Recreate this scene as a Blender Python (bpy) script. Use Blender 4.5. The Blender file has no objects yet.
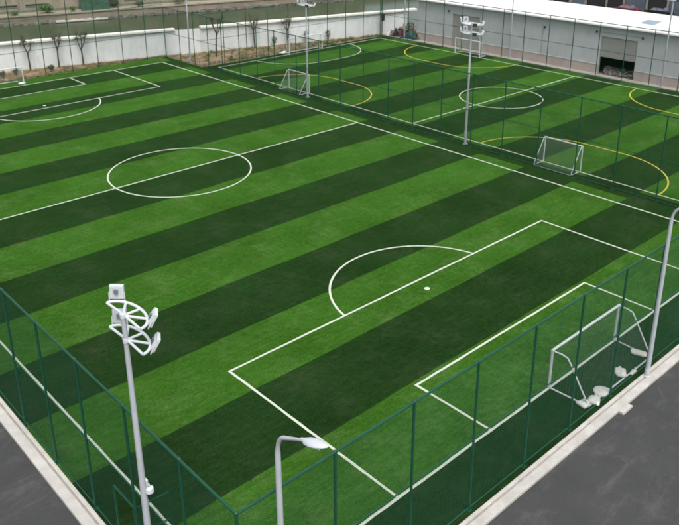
import bpy, math, random
from mathutils import Vector, Matrix
R = math.radians
S = bpy.context.scene

# ------------------------------------------------------------------ camera
cam = bpy.data.cameras.new('camera'); camo = bpy.data.objects.new('camera', cam)
S.collection.objects.link(camo); S.camera = camo
TILT, YAW, ROLL = 0.360, 0.751, 0.001
cam.sensor_fit = 'HORIZONTAL'; cam.sensor_width = 36.0
cam.lens = 778.78 / 679.0 * 36.0
cam.shift_x = -10.5 / 679.0; cam.shift_y = -88.34 / 679.0
cam.clip_start = 0.1; cam.clip_end = 3000
fw = Vector((math.cos(TILT)*math.sin(YAW), math.cos(TILT)*math.cos(YAW), -math.sin(TILT)))
rt = Vector((math.cos(YAW), -math.sin(YAW), 0)); up = rt.cross(fw)
rt2 = math.cos(ROLL)*rt + math.sin(ROLL)*up; up2 = -math.sin(ROLL)*rt + math.cos(ROLL)*up
m = Matrix((rt2, up2, -fw)).transposed().to_4x4(); m.translation = (-28.345, -14.805, 20.54)
camo.matrix_world = m

# ------------------------------------------------------------------ light
SUN_EL, SUN_AZ = 62.0, 205.0      # azimuth measured from +Y towards +X
w = bpy.data.worlds.new('World'); S.world = w; w.use_nodes = True
nt = w.node_tree; nt.nodes.clear()
sky = nt.nodes.new('ShaderNodeTexSky'); sky.sky_type = 'NISHITA'; sky.sun_disc = False
sky.sun_elevation = R(SUN_EL); sky.sun_rotation = R(SUN_AZ)
sky.air_density = 1.0; sky.dust_density = 4.0; sky.ozone_density = 1.0
hs = nt.nodes.new('ShaderNodeHueSaturation'); hs.inputs['Saturation'].default_value = 0.35
bg = nt.nodes.new('ShaderNodeBackground'); bg.inputs['Strength'].default_value = 0.15
wo = nt.nodes.new('ShaderNodeOutputWorld')
nt.links.new(sky.outputs[0], hs.inputs['Color']); nt.links.new(hs.outputs[0], bg.inputs[0]); nt.links.new(bg.outputs[0], wo.inputs[0])
sl = bpy.data.lights.new('sun', 'SUN'); sl.energy = 1.5; sl.angle = R(28); sl.color = (1, 0.965, 0.91)
so = bpy.data.objects.new('sun', sl); S.collection.objects.link(so)
d = Vector((math.sin(R(SUN_AZ))*math.cos(R(SUN_EL)), math.cos(R(SUN_AZ))*math.cos(R(SUN_EL)), math.sin(R(SUN_EL))))
so.rotation_euler = d.to_track_quat('Z', 'Y').to_euler(); so.location = (0, 0, 60)
S.view_settings.view_transform = 'Standard'; S.view_settings.look = 'None'
S.view_settings.gamma = 1; S.view_settings.use_curve_mapping = False
S.view_settings.exposure = 0.75
try: S.cycles.transparent_max_bounces = 16; S.cycles.filter_width = 2.0
except Exception: pass

# ------------------------------------------------------------------ helpers
COL = S.collection
class MB:
    def __init__(s): s.v = []; s.f = []
    def add(s, vs, fs):
        o = len(s.v); s.v += [tuple(p) for p in vs]; s.f += [tuple(i+o for i in f) for f in fs]; return s
    def box(s, a, b):
        x0, y0, z0 = a; x1, y1, z1 = b
        return s.add([(x0,y0,z0),(x1,y0,z0),(x1,y1,z0),(x0,y1,z0),(x0,y0,z1),(x1,y0,z1),(x1,y1,z1),(x0,y1,z1)],
                     [(3,2,1,0),(4,5,6,7),(0,1,5,4),(1,2,6,5),(2,3,7,6),(3,0,4,7)])
    def sheet(s, pts): return s.add(pts, [tuple(range(len(pts)))])
    def tube(s, path, r, n=8, caps=True):
        path = [Vector(p) for p in path]
        if not isinstance(r, (list, tuple)): r = [r]*len(path)
        vs = []; fs = []; k = len(path)
        t0 = (path[1]-path[0]).normalized()
        ref = Vector((0,0,1)) if abs(t0.z) < .9 else Vector((1,0,0))
        a = t0.cross(ref).normalized()
        for i, p in enumerate(path):
            t = ((path[min(i+1,k-1)]-p).normalized() + (p-path[max(i-1,0)]).normalized())
            if t.length < 1e-6: t = t0
            t.normalize(); a = (a - t*a.dot(t)).normalized(); b = t.cross(a)
            for j in range(n):
                th = 2*math.pi*j/n; vs.append(p + (a*math.cos(th)+b*math.sin(th))*r[i])
        for i in range(k-1):
            for j in range(n):
                fs.append((i*n+j, i*n+(j+1)%n, (i+1)*n+(j+1)%n, (i+1)*n+j))
        if caps: fs.append(tuple(range(n-1,-1,-1))); fs.append(tuple(range((k-1)*n, k*n)))
        return s.add(vs, fs)
    def lathe(s, prof, n=16, c=(0,0,0)):
        vs = []; fs = []; k = len(prof)
        for r, z in prof:
            for j in range(n): th = 2*math.pi*j/n; vs.append((c[0]+r*math.cos(th), c[1]+r*math.sin(th), c[2]+z))
        for i in range(k-1):
            for j in range(n): fs.append((i*n+j, i*n+(j+1)%n, (i+1)*n+(j+1)%n, (i+1)*n+j))
        fs.append(tuple(range(n-1,-1,-1))); fs.append(tuple(range((k-1)*n, k*n)))
        return s.add(vs, fs)
    def xf(s, mat): s.v = [tuple(mat @ Vector(p)) for p in s.v]; return s
    def mesh(s, name, mat, smooth=False):
        me = bpy.data.meshes.new(name); me.from_pydata(s.v, [], s.f); me.update()
        if mat: me.materials.append(mat)
        if smooth:
            me.polygons.foreach_set('use_smooth', [True]*len(me.polygons))
            try: me.set_sharp_from_angle(angle=R(40))
            except Exception: pass
        return me
    def build(s, name, mat, parent=None, smooth=False, bevel=0):
        o = link(name, s.mesh(name, mat, smooth), parent)
        if bevel:
            bv = o.modifiers.new('bevel', 'BEVEL'); bv.width = bevel; bv.segments = 2; bv.limit_method = 'ANGLE'
        return o
def link(name, data, parent=None, loc=None, rz=None, scale=None):
    o = bpy.data.objects.new(name, data); COL.objects.link(o)
    if parent: o.parent = parent
    if loc is not None: o.location = loc
    if rz is not None: o.rotation_euler = (0, 0, rz)
    if scale is not None: o.scale = scale
    return o
def tag(o, label, cat, group=None):
    o['label'] = label; o['category'] = cat
    if group: o['group'] = group
    return o
def thing(name, label, cat, loc=(0,0,0), rz=0, group=None):
    return tag(link(name, None, None, loc, rz), label, cat, group)
def structure(o): o['kind'] = 'structure'; return o
def stuff(o): o['kind'] = 'stuff'; return o
def copy_tree(o, parent=None):
    c = o.copy(); COL.objects.link(c)
    if parent: c.parent = parent
    for ch in list(o.children): copy_tree(ch, c)
    return c

# ------------------------------------------------------------------ materials
def lin(r, g, b):
    return tuple(((c/255)/12.92 if c/255 <= .04045 else ((c/255+.055)/1.055)**2.4) for c in (r, g, b)) + (1,)
class NT:
    def __init__(s, name):
        s.m = bpy.data.materials.new(name); s.m.use_nodes = True; s.t = s.m.node_tree
        s.b = s.t.nodes['Principled BSDF']; s.geo = s.t.nodes.new('ShaderNodeNewGeometry')
        s.pos = s.geo.outputs['Position']
    def n(s, typ, **kw):
        x = s.t.nodes.new(typ)
        for k, v in kw.items(): setattr(x, k, v)
        return x
    def l(s, a, b): s.t.links.new(a, b)
    def noise(s, scale, detail=3, rough=.55, stretch=None):
        x = s.n('ShaderNodeTexNoise'); x.inputs['Scale'].default_value = scale
        x.inputs['Detail'].default_value = detail; x.inputs['Roughness'].default_value = rough
        if stretch:
            mp = s.n('ShaderNodeMapping'); mp.inputs['Scale'].default_value = stretch; s.l(s.pos, mp.inputs[0]); s.l(mp.outputs[0], x.inputs['Vector'])
        else: s.l(s.pos, x.inputs['Vector'])
        return x.outputs['Fac']
    def ramp(s, fac, stops):
        x = s.n('ShaderNodeValToRGB'); e = x.color_ramp.elements
        while len(e) < len(stops): e.new(.5)
        for k, (p, c) in enumerate(stops):
            e[k].position = p; e[k].color = c if len(c) == 4 else tuple(c)+(1,)
        s.l(fac, x.inputs[0]); return x.outputs[0]
    def mix(s, fac, a, b, mode='MIX'):
        x = s.n('ShaderNodeMix', data_type='RGBA', blend_type=mode)
        for i, v in ((0, fac), (6, a), (7, b)):
            if hasattr(v, 'links'): s.l(v, x.inputs[i])
            else: x.inputs[i].default_value = v
        return x.outputs[2]
    def bump(s, h, strength=.3, dist=.02):
        x = s.n('ShaderNodeBump'); x.inputs['Strength'].default_value = strength; x.inputs['Distance'].default_value = dist
        s.l(h, x.inputs['Height']); s.l(x.outputs[0], s.b.inputs['Normal']); return s
    def col(s, c):
        if hasattr(c, 'links'): s.l(c, s.b.inputs['Base Color'])
        else: s.b.inputs['Base Color'].default_value = c
        return s
    def set(s, **kw):
        for k, v in kw.items(): s.b.inputs[k.replace('_', ' ')].default_value = v
        return s
def plain(name, c, rough=.6, metal=0, var=.12, scale=3.0, spec=.5, grime=None):
    t = NT(name)
    c = tuple(c[:3])+(1,)
    a = tuple(x*(1-var) for x in c[:3])+(1,); b = tuple(min(1, x*(1+var)) for x in c[:3])+(1,)
    col = t.ramp(t.noise(scale, 5, .6), [(.3, a), (.7, b)])
    if grime:
        f = t.ramp(t.noise(grime[1], 6, .7), [(.5, (0,0,0)), (.75, (grime[2],)*3)])
        col = t.mix(f, col, tuple(grime[0])+(1,))
    t.col(col).set(Roughness=rough, Metallic=metal)
    t.b.inputs['Specular IOR Level'].default_value = spec
    return t.m

def turf(name, c, patch, pf):
    t = NT(name)
    v = lambda k: tuple(x*k for x in c)+(1,)
    base = t.ramp(t.noise(.22, 4, .6), [(.3, v(.80)), (.7, v(1.2))])
    worn = t.ramp(t.noise(.42, 7, .72), [(.49, (0,0,0)), (.76, (pf,)*3)])
    base = t.mix(worn, base, tuple(patch)+(1,))
    # rolled pile: fine streaks along the laying direction, tufts and brush marks
    st = t.ramp(t.noise(2.2, 4, .65, (.22, 3.2, 1)), [(.3, (.84,)*3), (.7, (1.14,)*3)])
    base = t.mix(1.0, base, st, 'MULTIPLY')
    mid = t.ramp(t.noise(3.4, 6, .75), [(.3, (.74,)*3), (.7, (1.26,)*3)])
    base = t.mix(1.0, base, mid, 'MULTIPLY')
    tuft = t.ramp(t.noise(9, 5, .8), [(.3, (.66,)*3), (.7, (1.34,)*3)])
    base = t.mix(1.0, base, tuft, 'MULTIPLY')
    fine = t.noise(26, 4, .75)
    base = t.mix(1.0, base, t.ramp(fine, [(.25, (.62,)*3), (.75, (1.36,)*3)]), 'MULTIPLY')
    t.col(base).set(Roughness=.78); t.b.inputs['Specular IOR Level'].default_value = .0
    t.b.inputs['Sheen Weight'].default_value = .13; t.b.inputs['Sheen Roughness'].default_value = .28
    t.b.inputs['Sheen Tint'].default_value = (.42, 1, .26, 1)
    t.bump(fine, .5, .03)
    return t.m
TL = turf('turf_light', (.0255, .0760, .0092), (.062, .114, .032), .7)
TD = turf('turf_dark', (.0098, .0268, .0070), (.027, .040, .019), .65)
def paint(name, c, wear):
    t = NT(name); v = lambda k: tuple(x*k for x in c)+(1,)
    col = t.ramp(t.noise(9, 5, .7), [(.3, v(.8)), (.65, v(1.08))])
    f = t.ramp(t.noise(14, 6, .8), [(.5, (0,0,0)), (.72, (wear,)*3)])
    col = t.mix(f, col, (.08, .16, .05, 1))
    t.col(col).set(Roughness=.85).bump(t.noise(26, 4, .75), .4, .02); t.b.inputs['Specular IOR Level'].default_value = .2
    return t.m
LW = paint('line_white', (.45, .49, .40), .6)
LY = paint('line_yellow', (.42, .36, .055), .5)

t = NT('asphalt')
b1 = t.ramp(t.noise(.35, 6, .65), [(.3, (.025,.0265,.0255)), (.72, (.036,.038,.0365))])
f = t.ramp(t.noise(.55, 8, .72, (1, 1.6, 1)), [(.52, (0,0,0)), (.85, (.6,)*3)])
b1 = t.mix(f, b1, (.10, .10, .097, 1))
vo = t.n('ShaderNodeTexVoronoi', feature='DISTANCE_TO_EDGE'); vo.inputs['Scale'].default_value = .21
wp = t.n('ShaderNodeTexNoise'); wp.inputs['Scale'].default_value = .7; wp.inputs['Detail'].default_value = 5; t.l(t.pos, wp.inputs['Vector'])
ad = t.n('ShaderNodeMix', data_type='VECTOR'); ad.inputs[0].default_value = .45; t.l(t.pos, ad.inputs[4]); t.l(wp.outputs['Color'], ad.inputs[5]); t.l(ad.outputs[1], vo.inputs['Vector'])
cr = t.ramp(vo.outputs['Distance'], [(.0, (.22,)*3), (.006, (0,0,0))])
crm = t.ramp(t.noise(.3, 2), [(.5, (0,0,0)), (.6, (1,1,1))])
cr = t.mix(1.0, cr, crm, 'MULTIPLY')
b1 = t.mix(cr, b1, (.17, .17, .165, 1))
mp = t.n('ShaderNodeMapping'); mp.inputs['Rotation'].default_value = (0, 0, R(-20)); mp.inputs['Scale'].default_value = (.22, 1.5, 1); t.l(t.pos, mp.inputs[0])
sn = t.n('ShaderNodeTexNoise'); sn.inputs['Scale'].default_value = .9; sn.inputs['Detail'].default_value = 9; sn.inputs['Roughness'].default_value = .72; t.l(mp.outputs[0], sn.inputs['Vector'])
b1 = t.mix(t.ramp(sn.outputs['Fac'], [(.56, (0,0,0)), (.74, (.55,)*3)]), b1, (.092, .094, .089, 1))
sp_ = t.ramp(t.noise(1.1, 2, .5), [(.70, (0,0,0)), (.76, (.5,)*3)])
b1 = t.mix(sp_, b1, (.016, .016, .017, 1))
fi = t.noise(38, 5, .85)
b1 = t.mix(1.0, b1, t.ramp(fi, [(.3, (.55,)*3), (.7, (1.45,)*3)]), 'MULTIPLY')
t.col(b1).set(Roughness=.88).bump(fi, .35, .01); ASPH = t.m

t = NT('kerb_concrete')
b1 = t.ramp(t.noise(1.3, 6, .65), [(.3, (.31,.30,.275)), (.7, (.43,.42,.39))])
f = t.ramp(t.noise(3.5, 6, .7), [(.52, (0,0,0)), (.8, (.6,)*3)])
b1 = t.mix(f, b1, (.28, .255, .22, 1))
fi = t.noise(40, 4, .7); b1 = t.mix(1.0, b1, t.ramp(fi, [(.25, (.82,)*3), (.75, (1.15,)*3)]), 'MULTIPLY')
t.col(b1).set(Roughness=.9).bump(fi, .3, .01); KERB = t.m
KERBD = plain('kerb_channel', (.27, .245, .21), .95, var=.25, scale=4)

t = NT('soil')
b1 = t.ramp(t.noise(.6, 7, .68), [(.3, (.22,.125,.065)), (.5, (.34,.235,.14)), (.7, (.42,.36,.27))])
f = t.ramp(t.noise(.9, 5, .7), [(.52, (0,0,0)), (.66, (.8,)*3)])
b1 = t.mix(f, b1, (.075, .10, .035, 1))
fi = t.noise(9, 6, .75); b1 = t.mix(1.0, b1, t.ramp(fi, [(.25, (.6,)*3), (.75, (1.3,)*3)]), 'MULTIPLY')
t.col(b1).set(Roughness=.95).bump(fi, .8, .12); SOIL = t.m
t = NT('dusty_concrete')
b1 = t.ramp(t.noise(.5, 7, .68), [(.3, (.30,.26,.21)), (.7, (.47,.43,.37))])
fi = t.noise(7, 6, .75); b1 = t.mix(1.0, b1, t.ramp(fi, [(.25, (.75,)*3), (.75, (1.2,)*3)]), 'MULTIPLY')
t.col(b1).set(Roughness=.95).bump(fi, .4, .03); DUST = t.m
GROUND = plain('ground_earth', (.16, .135, .10), .95, var=.3, scale=.3)

def wallmat(name, c, stain, sf, rough=.85, scale=1.0):
    t = NT(name); v = lambda k: tuple(x*k for x in c)+(1,)
    b1 = t.ramp(t.noise(.5*scale, 6, .6), [(.3, v(.9)), (.7, v(1.06))])
    f = t.ramp(t.noise(1.6*scale, 7, .7, (1.2, 1.2, .28)), [(.48, (0,0,0)), (.8, (sf,)*3)])
    b1 = t.mix(f, b1, tuple(stain)+(1,))
    t.col(b1).set(Roughness=rough).bump(t.noise(14, 5, .7), .15, .02); return t.m
WHITEW = wallmat('white_render', (.66, .69, .69), (.42, .43, .41), .55)
COPING = wallmat('coping_stone', (.72, .72, .66), (.4, .39, .33), .6)
BLDG = wallmat('grey_sheet_wall', (.47, .49, .49), (.34, .35, .345), .45, .6)
PLINTH = wallmat('plinth_brick', (.42, .365, .335), (.28, .21, .18), .6)
ROOFM = wallmat('white_roof_sheet', (.66, .66, .635), (.62, .61, .57), .35, .55)
SHUT = wallmat('roller_shutter', (.30, .30, .275), (.2, .2, .18), .5, .5)
BEIGE = wallmat('weathered_concrete', (.25, .225, .17), (.085, .085, .062), .95)
BANK = wallmat('bank_concrete', (.13, .14, .10), (.055, .07, .045), .8)
STONE = plain('rubble_stone', (.13, .125, .105), .95, var=.4, scale=1.2)
DARK = plain('dark_void', (.018, .018, .018), .9)
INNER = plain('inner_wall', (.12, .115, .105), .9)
GREEN = plain('fence_green_paint', (.006, .056, .031), .42, var=.15, spec=.3)
WIRE = plain('fence_green_wire', (.005, .042, .024), .7, var=.1, spec=.15)
WHITEP = plain('white_gloss_paint', (.47, .50, .51), .4, var=.06, grime=((.42,.40,.36), 6, .5))
GALV = plain('pale_grey_pole', (.36, .385, .41), .38, var=.08, grime=((.34,.34,.33), 5, .4))
LAMPW = plain('lamp_white', (.44, .47, .50), .35, var=.05)
GLASS = plain('lamp_glass', (.10, .12, .15), .12, var=.1, spec=.8)
LENS = plain('lamp_lens', (.55, .57, .58), .2, var=.05)
NET = plain('net_cord', (.10, .14, .11), .8, var=.1)
NETW = plain('net_cord_white', (.30, .36, .31), .8, var=.1)
SACK = plain('white_sack', (.52, .52, .49), .85, var=.1, grime=((.4,.38,.32), 9, .6))
BARK = plain('bark', (.075, .060, .044), .95, var=.35, scale=9)
DEADLEAF = plain('withered_leaf', (.055, .052, .028), .9, var=.4, scale=5)
LEAF = plain('weed_leaf', (.07, .115, .03), .85, var=.4, scale=4)
STRAW = plain('dry_straw', (.27, .175, .085), .9, var=.35, scale=4)
SHRUB = plain('shrub_leaf', (.05, .055, .028), .9, var=.5, scale=4)

# ------------------------------------------------------------------ layout numbers (metres, pitch coordinates)
XL, XR = -18.77, 18.49            # touch lines of the big pitch
HL = 34.36; LEN = 2*HL; SW = LEN/16
FX, FY, FH = -20.25, -2.08, 6.10  # near fences
DX = 20.55                        # divider fence
RX = 50.2                         # right fence
FAR1 = 71.2; FAR2a, FAR2b = 63.2, 62.7
WX = lambda x: 77.4 - .272*x      # front face of the white wall
WU = Vector((1, -.272, 0)).normalized(); WV = Vector((.272, 1, 0)).normalized()
WANG = math.atan2(-.272, 1)

# ------------------------------------------------------------------ ground, soil, asphalt, water
g = MB()
def wp_(u, v, z): p = Vector((0, 77.4, 0)) + WU*u + WV*v; return (p.x, p.y, z)
prof = [(-1200, -.06), (-200, -.06), (.45, -.06), (.46, -4), (41.5, -4), (41.9, -.3), (200, -.3), (1200, -.3)]
vs = []; fs = []
for i, (v, z) in enumerate(prof):
    for u in (-1200, -300, 300, 1200): vs.append(wp_(u, v, z))
for i in range(len(prof)-1):
    for j in range(3): fs.append((i*4+j, i*4+j+1, (i+1)*4+j+1, (i+1)*4+j))
g.add(vs, fs); structure(g.build('ground', GROUND))

t = NT('canal_water')
b1 = t.ramp(t.noise(.12, 4, .6), [(.3, (.034,.050,.026)), (.7, (.050,.068,.036))])
t.col(b1).set(Roughness=.18).bump(t.noise(1.4, 5, .6, (1, 2.2, 1)), .22, .05); t.b.inputs['Specular IOR Level'].default_value = .10
structure(MB().sheet([wp_(-400, .455, -1.5), wp_(400, .455, -1.5), wp_(400, 41.8, -1.5), wp_(-400, 41.8, -1.5)]).build('canal_water', t.m))

kx0, kx1 = -20.38, -20.97; ky0, ky1 = -2.32, -2.90
a = MB()
a.sheet([(-160, -160, -.01), (160, -160, -.01), (160, ky1+.1, -.01), (kx1+.1, ky1+.1, -.01), (-160, ky1+.1, -.01)])
a.sheet([(-160, ky1+.1, -.01), (kx1+.1, ky1+.1, -.01), (kx1+.1, 95, -.01), (-160, 95, -.01)])
ys = structure(a.build('asphalt_yard', ASPH))

def soil_sheet(name, pts, mat, z=-.03):
    return structure(MB().sheet([(x, y, z) for x, y in pts]).build(name, mat))
soil_sheet('soil_strip', [(-60, FAR1+.05), (DX+.1, FAR1+.05), (DX+.1, FAR2a), (RX+.3, FAR2b), (58, 57.6), (58, WX(58)+.2), (-60, WX(-60)+.2)], SOIL)
soil_sheet('dirt_apron', [(RX+.6, -60), (52.4, -60), (52.4, 57.55), (RX+.6, 57.55)], DUST, -.02)
soil_sheet('back_yard_paving', [(62.5, -80), (160, -80), (160, 60), (70, 60), (62.5, 57)], ASPH, -.03)

# near kerbs: a thin top course, a recessed channel and a broad outer course
def kerb(name, segs, parent=None):
    r = structure(link(name, None))
    for nm, mb, mt in segs: mb.build(nm, mt, r, bevel=.012 if mt is KERB else 0)
    return r
def kerb_pair():
    # the L-shaped corner is mitred by letting the courses butt against each other
    L = 95; e = 150
    k = [('inner_course', MB().box((-20.53, ky0-.15, -.1), (kx0, L, .115)), KERB),
         ('channel', MB().box((-20.60, ky0-.22, -.1), (-20.53, L, .05)), KERBD),
         ('outer_course', MB().box((kx1, ky1, -.1), (-20.60, L, .10)), KERB),
         ('inner_course', MB().box((kx0, ky0-.15, -.1), (e, ky0, .113)), KERB),
         ('channel', MB().box((-20.53, ky0-.22, -.1), (e, ky0-.15, .052)), KERBD),
         ('outer_course', MB().box((-20.60, ky1, -.1), (e, ky0-.22, .098)), KERB)]
    kerb('kerb', k)
    tag(MB().box((-2.05, -3.13, -.05), (-1.30, ky1-.002, .085)).build('concrete_pad', KERB, bevel=.01), 'small concrete block jutting from the kerb into the asphalt', 'concrete block')
kerb_pair()
kr = structure(MB().box((RX+.22, -60, -.1), (RX+.6, 62.5, .12)).build('kerb_edge', KERB, bevel=.012))

# ------------------------------------------------------------------ turf
TX0, TX1, TX2 = kx0, 19.75, 21.35
tb = structure(MB().sheet([(TX0, ky0, -.012), (RX+.22, ky0, -.012), (RX+.22, 62.7, -.012), (DX, 63.1, -.012), (DX, FAR1+.1, -.012), (TX0, FAR1+.1, -.012)]).build('turf', TD))
jr = random.Random(3)
def edge(x0, x1, y, amp=.022):
    n = max(2, int((x1-x0)/.45)); w_ = [jr.uniform(-amp, amp) for _ in range(n+1)]
    return [(x0+(x1-x0)*i/n, y+w_[i]*.6+.02*math.sin(i*.31+y)) for i in range(n+1)]
def strips(x0, x1, ks, ylo, yhi, odd, even):
    e0 = edge(x0, x1, max(ks[0]*SW, ylo), 0)
    for k in ks:
        e1 = edge(x0, x1, min((k+1)*SW, yhi))
        vs = [(x, y, 0) for x, y in e0]+[(x, y, 0) for x, y in e1]; n = len(e0)
        MB().add(vs, [(i, i+1, n+i+1, n+i) for i in range(n-1)]).build('turf_strip', odd if k % 2 else even, tb)
        e0 = e1
strips(TX0, TX1, range(-1, 17), ky0, FAR1+.1, TD, TL)
strips(TX2, RX+.22, range(-1, 15), ky0, 62.7, TL, TD)
LZ = .006
def line(name, pts, wdt, mat=LW, closed=False, z=LZ):
    """a painted line of constant width along a polyline, with mitred corners"""
    P = []; q = [Vector((p[0], p[1])) for p in pts]; q2 = q+[q[0]] if closed else q
    for a, b in zip(q2, q2[1:]):
        k_ = max(1, int((b-a).length/.6)); tn = (b-a).normalized()
        for i in range(k_):
            c = a.lerp(b, i/k_)
            if i: c += Vector((-tn.y, tn.x))*jr.uniform(-.009, .009)
            P.append(c)
    if not closed: P.append(q[-1])
    n = len(P); A = []; B = []
    for i, p in enumerate(P):
        a = P[i-1] if (i > 0 or closed) else None; b = P[(i+1) % n] if (i < n-1 or closed) else None
        t1 = (p-a).normalized() if a is not None else None; t2 = (b-p).normalized() if b is not None else None
        if t1 is None: t1 = t2
        if t2 is None: t2 = t1
        n1 = Vector((-t1.y, t1.x)); n2 = Vector((-t2.y, t2.x)); mm = (n1+n2).normalized()
        s = wdt/2/max(.3, mm.dot(n1)); s *= jr.uniform(.9, 1.08); A.append(p+mm*s); B.append(p-mm*s)
    vs = [(q.x, q.y, z) for q in A+B]
    m_ = n if closed else n-1
    fs = [(n+i, n+(i+1) % n, (i+1) % n, i) for i in range(m_)]
    return MB().add(vs, fs).build(name, mat, tb)
def arc(cx, cy, r, a0, a1, n=64): return [(cx+r*math.cos(R(a0+(a1-a0)*i/n)), cy+r*math.sin(R(a0+(a1-a0)*i/n))) for i in range(n+1)]
W1 = .115
line('boundary_line', [(XL, 0), (XR, 0), (XR, LEN), (XL, LEN)], W1, closed=True)
line('halfway_line', [(XL+.06, HL), (XR-.06, HL)], W1, z=LZ+.003)
line('centre_circle', arc(0, HL, 5.30, 0, 360, 96)[:-1], W1, closed=True, z=LZ+.006)
PD, PW, GD, GW_, SP, AR = 10.43, 12.15, 4.05, 6.79, 9.47, 5.24
for s, y0 in ((1, 0), (-1, LEN)):
    line('penalty_area_line', [(-PW, y0+s*.06), (-PW, y0+s*PD), (PW, y0+s*PD), (PW, y0+s*.06)], W1, z=LZ+.003)
    line('goal_area_line', [(-GW_, y0+s*.06), (-GW_, y0+s*GD), (GW_, y0+s*GD), (GW_, y0+s*.06)], W1, z=LZ+.003)
    th = math.degrees(math.asin((PD-SP)/AR))
    line('penalty_arc', arc(0, y0+s*SP, AR, s*th, s*(180-th), 48), W1, z=LZ+.006)
    MB().lathe([(.16, 0), (.16, .002)], 16, (0, y0+s*SP, LZ)).build('penalty_spot', LW, tb)
X2L, X2R, Y2T, Y2B = 21.95, 48.75, 61.75, -.1
line('boundary_line', [(X2L, Y2B), (X2R, Y2B), (X2R, Y2T), (X2L, Y2T)], W1, closed=True)
line('halfway_line', [(X2L+.06, 30.8), (X2R-.06, 30.8)], W1, z=LZ+.003)
line('centre_circle', arc(35.2, 30.85, 4.15, 0, 360, 80)[:-1], W1, closed=True, z=LZ+.006)
def futsal(cx, cy, ang, r, half, mat):
    pts = [(r*math.sin(R(a)), half+r*math.cos(R(a))) for a in [i*90/24 for i in range(25)]]
    pts += [(x, -y) for x, y in reversed(pts)]
    c, s_ = math.cos(ang), math.sin(ang)
    line('goal_arc', [(cx+x*c-y*s_, cy+x*s_+y*c) for x, y in pts], W1, mat, z=LZ+.003)
futsal(X2L, 46.6, 0, 6.25, 1.6, LY); futsal(X2L, 15.25, 0, 6.25, 1.6, LY)
futsal(X2R, 46.7, math.pi, 6.3, 1.6, LY); futsal(X2R, 15.3, math.pi, 6.3, 1.6, LY)
futsal(35.1, Y2T, -math.pi/2, 6.05, 1.65, LW)

# ------------------------------------------------------------------ chain-link fences
BAY = 3.17
def wire_mesh(wd, h, z0=.12, sp=.085, r=.0026, hole=None):
    """chain-link: two sets of diagonal wires, clipped to the bay (and to a gate opening)"""
    mb = MB(); n = int((wd+h)/sp)+2
    def seg(x0, z0_, x1, z1, off):
        mb.tube([(x0, off, z0_), (x1, off, z1)], r, 3, caps=False)
    for sgn in (1, -1):
        for i in range(-1, n):
            c = i*sp                      # x at z0 for sgn=1: x = c - (h) + t
            t0, t1 = (max(0, c-wd), min(h-z0, c)) if sgn == -1 else (max(0, c-wd), min(h-z0, c))
            if t1-t0 < .02: continue
            iv = [(t0, t1)]
            X = (lambda t: c-t) if sgn == 1 else (lambda t: wd-(c-t))
            if hole:
                hx0, hx1, hz = hole
                lo, hi = (c-hx1, c-hx0) if sgn == 1 else (c-wd+hx0, c-wd+hx1)
                lo, hi = max(lo, 0), min(hi, hz-z0); out = []
                for a_, b_ in iv:
                    if hi <= lo or hi <= a_ or lo >= b_: out.append((a_, b_)); continue
                    if lo > a_: out.append((a_, lo))
                    if hi < b_: out.append((hi, b_))
                iv = out
            for a_, b_ in iv:
                if b_-a_ > .02: seg(X(a_), z0+a_, X(b_), z0+b_, .003*sgn)
    return mb
_wire = {}
def wire_data(wd, h, hole=None):
    k = (round(wd, 2), h, hole)
    if k not in _wire: _wire[k] = wire_mesh(wd, h, hole=hole).mesh('wire_mesh', WIRE)
    return _wire[k]
_post = {}
def post_data(h):
    if h not in _post:
        mb = MB().lathe([(.045, -.1), (.045, h+.02), (.050, h+.02), (.050, h+.05), (.02, h+.075)], 10); mb.box((-.09, -.09, -.02), (.09, .09, .016))
        _post[h] = mb.mesh('fence_post', GREEN, True)
    return _post[h]
def fence(label, p0, p1, stations, h=FH, rails=(.12, 3.06), first=True, last=True, hole_at=None):
    p0 = Vector(p0); p1 = Vector(p1); d_ = p1-p0; L = d_.length; rz = math.atan2(d_.y, d_.x)
    rt_ = thing('chain_link_fence', label, 'fence', (p0.x, p0.y, 0), rz, 'tall green chain-link fences')
    st = [s for s in stations if 0 < s < L]
    allst = [0]+st+[L]
    for i, s in enumerate(allst):
        if (i == 0 and not first) or (i == len(allst)-1 and not last): continue
        link('fence_post', post_data(h), rt_, (s, 0, 0))
    e0, e1 = .0, L
    MB().tube([(e0, 0, h), (e1, 0, h)], .042, 8).build('top_rail', GREEN, rt_, True)
    for k, z in enumerate(rails):
        nm = 'bottom_rail' if z < 1 else 'middle_rail'
        MB().tube([(e0, .0, z), (e1, .0, z)], .026, 8).build(nm, GREEN, rt_, True)
    for i in range(len(allst)-1):
        w_ = allst[i+1]-allst[i]
        if hole_at and hole_at[0] == i:
            stuff(link('wire_mesh', wire_data(w_, h, hole_at[1]), rt_, (allst[i], 0, 0)))
        else:
            stuff(link('wire_mesh', wire_data(BAY, h), rt_, (allst[i], 0, 0), scale=(w_/BAY, 1, 1)))
    return rt_
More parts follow.
